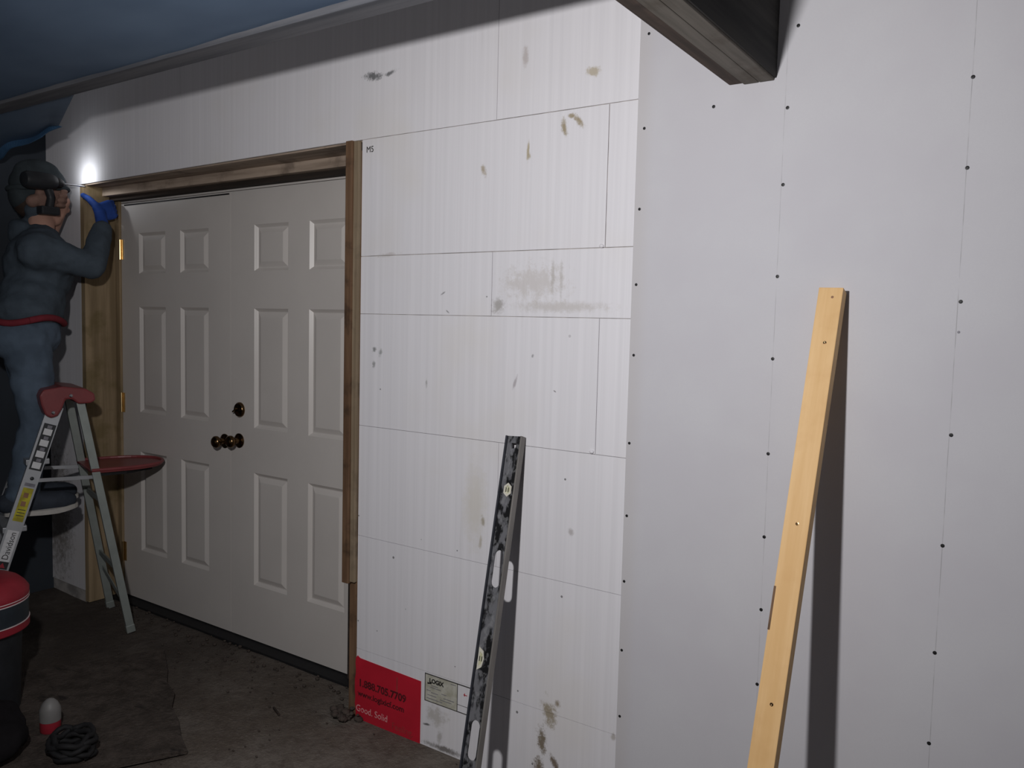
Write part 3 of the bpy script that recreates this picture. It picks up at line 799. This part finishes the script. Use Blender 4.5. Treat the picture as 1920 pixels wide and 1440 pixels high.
# trunk
for a, rx, ry, rz in (('pelvis', .155, .115, .13), ('belly', .145, .105, .14), ('chest', .165, .115, .17)):
    body.sphere(J[a], 1.0, (rx, ry, rz), RX())
body.chain([J['chest']+UZ*.07, J['neck'], J['head']-UZ*.03], [.085, .060, .058])
body.chain([J['shL'], J['chest']+UZ*.06, J['shR']], [.062, .09, .062])
body.chain([J['shR'], J['elR'], J['wrR']], [.058, .043, .030]); body.chain([J['shL'], J['elL'], J['wrL']], [.058, .043, .030])
for s_ in 'RL':
    body.chain([J['hip'+s_], J['knee'+s_], J['ank'+s_]], [.085, .056, .040])
    an = J['ank'+s_]; body.chain([an-UZ*.045-PF*.04, an-UZ*.055+PF*.06, an-UZ*.062+PF*.15], [.034, .034, .026])
# hands: palms and five bent fingers each
def hand(mb_, wrist, palm_c, fdir, pnorm, thumb_side, scale=1.0, curl=0.5, thumb_tip=None, fat=1.0):
    fdir = V(fdir).normalized(); pn = V(pnorm); pn = (pn-fdir*pn.dot(fdir)).normalized(); sd = fdir.cross(pn)*thumb_side
    r0 = .0095*scale*fat
    mb_.chain([wrist, palm_c-fdir*.025*scale], [.028*scale, .026*scale])
    for k in range(4):
        off = sd*(.030-.020*k)*scale
        mb_.chain([palm_c-fdir*.035*scale+off*.8, palm_c+fdir*.042*scale+off], [.015*scale*fat, .0135*scale*fat])
        ln = (.068, .078, .072, .056)[k]*scale
        p0 = palm_c+fdir*.045*scale+off; ang = 0; p = p0; pts = [p0]
        for seg in (.45, .32, .23):
            ang += curl*(1.0+.12*k)
            d_ = fdir*math.cos(ang)+pn*math.sin(ang); p = p+d_*ln*seg; pts.append(p)
        mb_.chain(pts, [r0*1.08, r0, r0*.95, r0*.85])
    t0 = palm_c-fdir*.03*scale+sd*.030*scale
    if thumb_tip is None: thumb_tip = t0+(fdir*.035+sd*.035+pn*.025)*scale
    mid = t0.lerp(V(thumb_tip), .5)+sd*.008*scale
    mb_.chain([t0, mid, V(thumb_tip)], [.0155*scale*fat, .0125*scale*fat, .0105*scale*fat])
thumbR = V((-4.045, .045, 2.050))
hand_args_R = dict(wrist=J['wrR'], palm_c=J['haR'], fdir=(-.18, .80, .30), pnorm=(-.93, -.15, -.1), thumb_side=1, curl=.42, thumb_tip=thumbR)
# the drill axis is needed for the other hand
D0 = V((-3.985, -.265, 2.078)); D1 = V((-4.020, .044, 2.090)); DU = (D1-D0).normalized()
grip = D0+DU*.135-UZ*.072
hand_args_L = dict(wrist=grip-DU*.085-PR*.050-UZ*.020, palm_c=grip-PR*.034-DU*.012, fdir=DU+PR*.12, pnorm=PR, thumb_side=-1, curl=.95, thumb_tip=grip+DU*.030+UZ*.045-PR*.030)
J['wrL'] = hand_args_L['wrist']
hand(body, **hand_args_R); hand(body, **hand_args_L)
# head
HC = J['head']; HF = (PF+PR*.10).normalized(); HR = V((HF.y, -HF.x, 0)); HU = (UZ+HF*.06).normalized()
HM = Matrix((HR, HF, HU)).transposed()
def hp(r, f, u): return HC+HR*r+HF*f+HU*u
body.sphere(hp(0, -.01, .045), 1, (.076, .098, .095), HM)
body.sphere(hp(0, .025, -.03), 1, (.062, .070, .085), HM)
body.sphere(hp(0, .060, -.085), 1, (.034, .030, .026), HM)     # chin
body.sphere(hp(0, .083, .018), 1, (.046, .018, .014), HM)      # brow
body.chain([hp(0, .094, .010), hp(0, .112, -.030)], [.010, .014])  # nose
for s_ in (-1, 1):
    body.sphere(hp(.014*s_, .098, -.034), .010)
    body.sphere(hp(.042*s_, .072, -.022), 1, (.022, .020, .020), HM)
    body.sphere(hp(.078*s_, -.012, -.012), 1, (.009, .020, .034), HM)  # ears
body.sphere(hp(0, .093, -.058), 1, (.024, .010, .007), HM); body.sphere(hp(0, .090, -.070), 1, (.022, .010, .007), HM)
skin(body, 'body', M['skin'], man, .0065, 5)
for s_ in (-1, 1):
    e = MB(); e.sphere(hp(.031*s_, .086, .002), .0105); e.build('eye', M['white_plastic'], man, smooth=True)
hr = MB(); hr.sphere(hp(0, -.045, .0), 1, (.080, .075, .085), HM); skin(hr, 'hair', M['hair'], man, .008, 4)
# cap with a folded band and a short peak
cp = MB(); cp.sphere(hp(0, -.018, .085), 1, (.098, .122, .098), HM); cp.sphere(hp(0, -.025, .140), 1, (.082, .098, .060), HM)
cp.sphere(hp(0, -.075, .030), 1, (.088, .065, .085), HM)
o = skin(cp, 'cap', M['cap'], man, .008, 5)
b = MB(); ring = []
for k in range(33):
    a = math.pi*2*k/32; ring.append(hp(.099*math.cos(a), -.015+.122*math.sin(a), .058+.010*math.sin(a)))
b.tube(ring, .014, 8, False); b.build('cap_band', M['cap'], o, smooth=True)
b = MB(); b.box((-.022, -.003, -.006), (.022, .003, .006), .002, frame(hp(.103, -.01, .075), HF, -HR, HU)); b.build('cap_badge', M['sticker_grey'], o)
# safety glasses
g = MB(); ring = []
for k in range(17):
    a = math.radians(-15+210*k/16); ring.append(hp(.074*math.cos(a), .022+.085*math.sin(a), .004))
g.tube(ring, .004, 8); o = g.build('safety_glasses', M['glass_clear'], man, smooth=True)
for s_ in (-1, 1):
    g = MB(); g.box((-.027, -.002, -.022), (.027, .002, .020), .004, frame(hp(.036*s_, .106-.006, -.002), HR, HF, HU)); g.build('lens', M['glass_clear'], o)
# jacket
jk = MB()
jk.sphere(J['pelvis']+UZ*.075, 1, (.180, .142, .12), RX()); jk.sphere(J['belly'], 1, (.180, .142, .16), RX()); jk.sphere(J['chest'], 1, (.195, .148, .185), RX())
jk.chain([J['shL'], J['chest']+UZ*.065, J['shR']], [.085, .115, .088])
jk.chain([J['shR'], J['elR'], J['wrR'].lerp(J['elR'], .15)], [.082, .066, .048]); jk.chain([J['shL'], J['elL'], J['wrL'].lerp(J['elL'], .18)], [.082, .066, .048])
jk.chain([J['elR'], J['elR']+V((.012, -.008, -.022))], [.064, .052])
jk.chain([J['neck']-UZ*.07, J['neck']-UZ*.012], [.105, .082])
jk.chain([J['neck']-PF*.075+UZ*.01-PR*.03, J['neck']-PF*.085+UZ*.035-PR*.06], [.062, .045])
def wrinkle(me):
    for v in me.vertices:
        d_ = mnoise.noise(V((v.co.x*9, v.co.y*9, v.co.z*17)))*.010+mnoise.noise(v.co*26+V((3, 1, 2)))*.0045
        v.co += v.normal*d_
o = skin(jk, 'jacket', M['jacket'], man, .011, 4, wrinkle)
cf = MB(); cf.chain([J['wrR'].lerp(J['elR'], .20), J['wrR'].lerp(J['elR'], .08)], [.050, .047]); skin(cf, 'cuff', M['jacket'], o, .008, 3)
# jeans, red waistband, shoes, gloves
je = MB(); je.sphere(J['pelvis']-UZ*.02, 1, (.172, .140, .135), RX())
for s_ in 'RL': je.chain([J['hip'+s_], J['knee'+s_], J['ank'+s_]], [.104, .078, .066])
je.sphere(J['pelvis']-PF*.06-UZ*.05+PR*.08, .098); je.sphere(J['pelvis']-PF*.06-UZ*.05-PR*.08, .098)
skin(je, 'jeans', M['jeans'], man, .011, 4, wrinkle)
wb = MB(); ring = []
for k in range(41):
    a = 2*math.pi*k/40; ring.append(J['pelvis']+PR*(.185*math.cos(a))+PF*(-.005+.152*math.sin(a))+UZ*(.035+.014*math.sin(a*3)))
wb.tube(ring, .015, 10, False); wb.build('waistband', M['waist'], man, smooth=True)
for s_ in 'RL':
    an = J['ank'+s_]; sh = MB(); z0 = FOOTZ
    c0 = V((an.x, an.y, 0))
    sh.chain([an+UZ*.01, an-UZ*.03], [.058, .056])
    sh.chain([c0-PF*.055+UZ*(z0+.058), c0+PF*.05+UZ*(z0+.056), c0+PF*.155+UZ*(z0+.052), c0+PF*.185+UZ*(z0+.052)], [.046, .050, .046, .034])
    o = skin(sh, 'shoe', M['shoe'], man, .008, 4)
    so = MB(); pts = []
    top = []
    for k in range(28):
        a = 2*math.pi*k/28; f_ = math.cos(a); r_ = math.sin(a)
        fl = .060+.150*f_ if f_ > 0 else .060+.140*f_
        wd = .050 if f_ > -.2 else .044
        pts.append(c0+PF*(fl+.012)+PR*(wd*r_)+UZ*(z0+.001+(.030*max(0, f_-.35)**1.5)))
    so.poly(pts, UZ*.020); so.build('sole', M['sole'], o)
gl = MB(); a_ = dict(hand_args_R); hand(gl, fat=1.22, scale=1.06, **a_); gl.chain([J['wrR'].lerp(J['elR'], .12), J['wrR']], [.036, .034])
o = skin(gl, 'glove', M['glove_blue'], man, .0045, 3); o['label'] = 'blue work glove'
gl = MB(); a_ = dict(hand_args_L); hand(gl, fat=1.22, scale=1.06, **a_)
o = skin(gl, 'glove', M['glove_dark'], man, .0045, 3); o['label'] = 'brown glove on the drill'

# ------------------------------------------------------------------ cordless drill
dr = empty('cordless_drill', tuple(grip), 'black cordless drill driver held at head height beside the door frame', 'drill')
b = MB(); b.lathe(D0, DU, [(0, .014), (.006, .032), (.02, .039), (.09, .041), (.125, .039), (.150, .034), (.155, .029)], 24); b.build('motor_housing', M['dark_plastic'], dr, smooth=True, autosmooth=40)
b = MB(); b.chain([D0+DU*.120-UZ*.03, grip, grip-UZ*.055-DU*.012], [.021, .019, .021]); skin(b, 'handle', M['dark_plastic'], dr, .005, 3)
b = MB(); b.bar(grip-UZ*.062-DU*.060, grip-UZ*.062+DU*.030, .040, .046, UZ, .008); b.build('battery', M['dark_plastic'], dr)
b = MB(); b.lathe(D0+DU*.150, DU, [(0, .025), (.010, .027), (.030, .024), (.045, .014), (.048, .008)], 20); b.build('chuck', M['black'], dr, smooth=True, autosmooth=40)
b = MB(); b.tube([D0+DU*.195, D1], .0035, 10); b.build('bit', M['steel'], dr)
side = (DU.cross(UZ)).normalized()
b = MB(); b.box((-.022, -.001, -.004), (.022, .001, .004), 0, frame(D0+DU*.075+side*.0362+UZ*.010, DU, -side, UZ)); b.build('badge', M['sticker_grey'], dr)
LP = D1-DU*.095+V((.010, 0, .040))
lamp('drill_light', LP, 1.0, 0.015, (0.93, 0.97, 1.0), LP+V((.0, 1, .30)), 172)

# ------------------------------------------------------------------ tarp flap hanging from the ceiling at the left
tf = empty('tarp_flap', (-4.0, -.30, 2.25), 'blue tarp edge sagging from the ceiling above the person', 'tarp')
b = MB(); N_ = 40; ra, rb_, rh = [], [], []
for k in range(N_+1):
    t = k/N_; x = -4.425+(4.425-3.62)*t
    z = 2.205+.068*min(1, t*1.15)+.004*math.sin(t*17)
    yy = -.275+.012*math.sin(t*11)
    ra.append(V((x+.62*(.2+.8*t), CE+.004, CZ+.006))); rb_.append(V((x, yy, z))); rh.append(V((x, yy+.02*math.sin(t*7), z-.030*min(1, (1-t)*5)-.002)))
def strip(a, c, th):
    b = MB(); va = [b.b.verts.new(p) for p in a]; vc = [b.b.verts.new(p) for p in c]; v2a = [b.b.verts.new(p+V((0, th, 0))) for p in a]; v2c = [b.b.verts.new(p+V((0, th, 0))) for p in c]
    for i in range(len(a)-1):
        b.b.faces.new((va[i], va[i+1], vc[i+1], vc[i])); b.b.faces.new((v2a[i], v2c[i], v2c[i+1], v2a[i+1]))
        b.b.faces.new((vc[i], vc[i+1], v2c[i+1], v2c[i])); b.b.faces.new((va[i], v2a[i], v2a[i+1], va[i+1]))
    for i in (0, len(a)-1): b.b.faces.new((va[i], vc[i], v2c[i], v2a[i]))
    return b
strip(ra, rb_, .004).build('flap', M['tarp'], tf, smooth=True, autosmooth=50)
o = strip(rb_, rh, .006).build('hem', M['tarp_hem'], tf); o['label'] = 'brighter blue folded hem'

# ------------------------------------------------------------------ floor clutter
sd_ = V((.88, -.47, 0)).normalized(); sp = V((-.47, -.88, 0)).normalized(); c0 = V((-2.362, -.530, 0.0))
b = MB(); pts = [c0]
for k in range(1, 9): pts.append(c0-sd_*(.93*k/8)+sp*random.uniform(-.004, .018))
pts += [c0-sd_*.93+sp*1.1, c0+sp*1.1]
b.poly([p+UZ*.004 for p in pts], UZ*.014)
o = b.top('plywood_sheet', M['sheet'], tuple(c0)); tag(o, 'mud-covered plywood sheet lying flat on the floor before the door', 'plywood')

b = MB()
for k in range(230):
    if k < 110: x, y = random.uniform(-3.9, -2.2), random.gauss(.10, .05)
    elif k < 165: x, y = random.gauss(-2.95, .25), random.gauss(-.05, .1)
    else: x, y = random.uniform(-3.3, -1.5), random.uniform(-.65, -.02)
    r_ = random.uniform(.002, .008)*(1.3 if k < 110 else .8)
    if y > .150: y = .150
    b.sphere((x, y, r_*.3), r_, (1, random.uniform(.6, 1), random.uniform(.4, .8)), sub=1)
for k in range(60):
    r_ = random.uniform(.005, .018); b.sphere((random.gauss(-2.13, .03), random.gauss(-.03, .018), random.uniform(0, .03)), r_, (1, 1, .7), sub=1)
o = b.top('dirt_crumbs', M['dirt'], (-2.8, 0, 0), smooth=True); tag(o, 'loose dirt crumbs scattered along the door threshold and floor', 'dirt', kind='stuff')
b = MB(); b.bar((-2.385, -.150, .010), (-2.330, -.172, .010), .008, .006, UZ); o = b.top('wood_splinter', M['darkwood'], (-2.36, -.16, .006)); tag(o, 'small dark wood splinter lying on the floor below the door', 'splinter')

# red drum machine at the left edge
vc = V((-3.205, -.820, .020)); RR = .172
vm = empty('drum_machine', tuple(vc), 'red drum machine with dark band and pale pinstripes at left edge', 'machine')
b = MB(); b.lathe(vc, UZ, [(.0, RR*.80), (.30, RR*.86), (.315, RR*.86)], 48); b.build('drum', M['dark_plastic'], vm, smooth=True, autosmooth=40)
b = MB(); b.lathe(vc, UZ, [(.300, RR*.97), (.305, RR), (.328, RR), (.330, RR*.97)], 48); b.build('lower_rim', M['red_dull'], vm, smooth=True, autosmooth=40)
b = MB(); b.lathe(vc, UZ, [(.329, RR*.985), (.412, RR*.985)], 48); b.build('band', M['navy_plastic'], vm, smooth=True, autosmooth=40)
b = MB(); b.lathe(vc, UZ, [(.411, RR*.99), (.414, RR), (.440, RR), (.458, RR*.93), (.476, RR*.82), (.486, RR*.70), (.490, RR*.45), (.490, RR*.10)], 48); b.build('lid', M['red_dull'], vm, smooth=True, autosmooth=40)
for z in (.332, .409, .419):
    b = MB(); b.lathe(vc, UZ, [(z-.0016, RR*.99), (z-.0016, RR*1.003), (z+.0016, RR*1.003), (z+.0016, RR*.99)], 48); b.build('pinstripe', M['white_line'], vm, smooth=True, autosmooth=40)
for a in (20, 110, 200, 290):
    p = vc+V((math.cos(math.radians(a)), math.sin(math.radians(a)), 0))*RR*.80
    b = MB(); b.lathe(p-V((math.cos(math.radians(a)), math.sin(math.radians(a)), 0))*.015, V((math.cos(math.radians(a)), math.sin(math.radians(a)), 0)), [(0, .034), (.004, .038), (.026, .038), (.03, .034)], 24); b.build('caster', M['rubber'], vm, smooth=True, autosmooth=40)

# dark heap at the bottom left: cloth bag, bottle, coil
b = MB(); g0 = V((-2.865, -.935, .012))
b.sphere(g0+V((0, 0, .08)), 1, (.145, .12, .085)); b.sphere(g0+V((-.05, -.03, .11)), 1, (.10, .09, .085)); b.sphere(g0+V((.08, -.03, .06)), 1, (.09, .09, .06))
def crumple(me):
    for v in me.vertices: v.co += v.normal*(mnoise.noise(v.co*9)*.02+mnoise.noise(v.co*22)*.009)
o = skin(b, 'tool_bag', M['bag'], None, .012, 3, crumple)
for v in o.data.vertices: v.co -= g0
o.location = g0; tag(o, 'slumped black cloth bag on the floor at bottom left', 'bag')
bt = empty('spray_can', (-2.865, -.715, .0), 'white capped can with red band standing by the black bag', 'can')
b = MB(); p0 = V((-2.850, -.735, .018))
b.lathe(p0, UZ, [(0, .030), (.004, .033), (.040, .033)], 24); b.build('can_body', M['red_dull'], bt, smooth=True, autosmooth=40)
b = MB(); b.lathe(p0+UZ*.039, UZ, [(0, .034), (.040, .034), (.062, .024), (.074, .012), (.078, .0)], 24); b.build('cap', M['white_plastic'], bt, smooth=True, autosmooth=50)
hc = empty('cable_coil', (-2.63, -.775, .018), 'black rubber cable coil lying on the muddy sheet', 'cable')
b = MB(); pts = []
for k in range(150):
    a = k*.27; rr = .072+.012*math.sin(k*.7); pts.append(V((-2.63+rr*math.cos(a), -.775+rr*.8*math.sin(a), .030+.0006*k/1.6+.006*math.sin(k*1.3))))
b.tube(pts, .009, 8); b.build('cable', M['rubber'], hc, smooth=True)
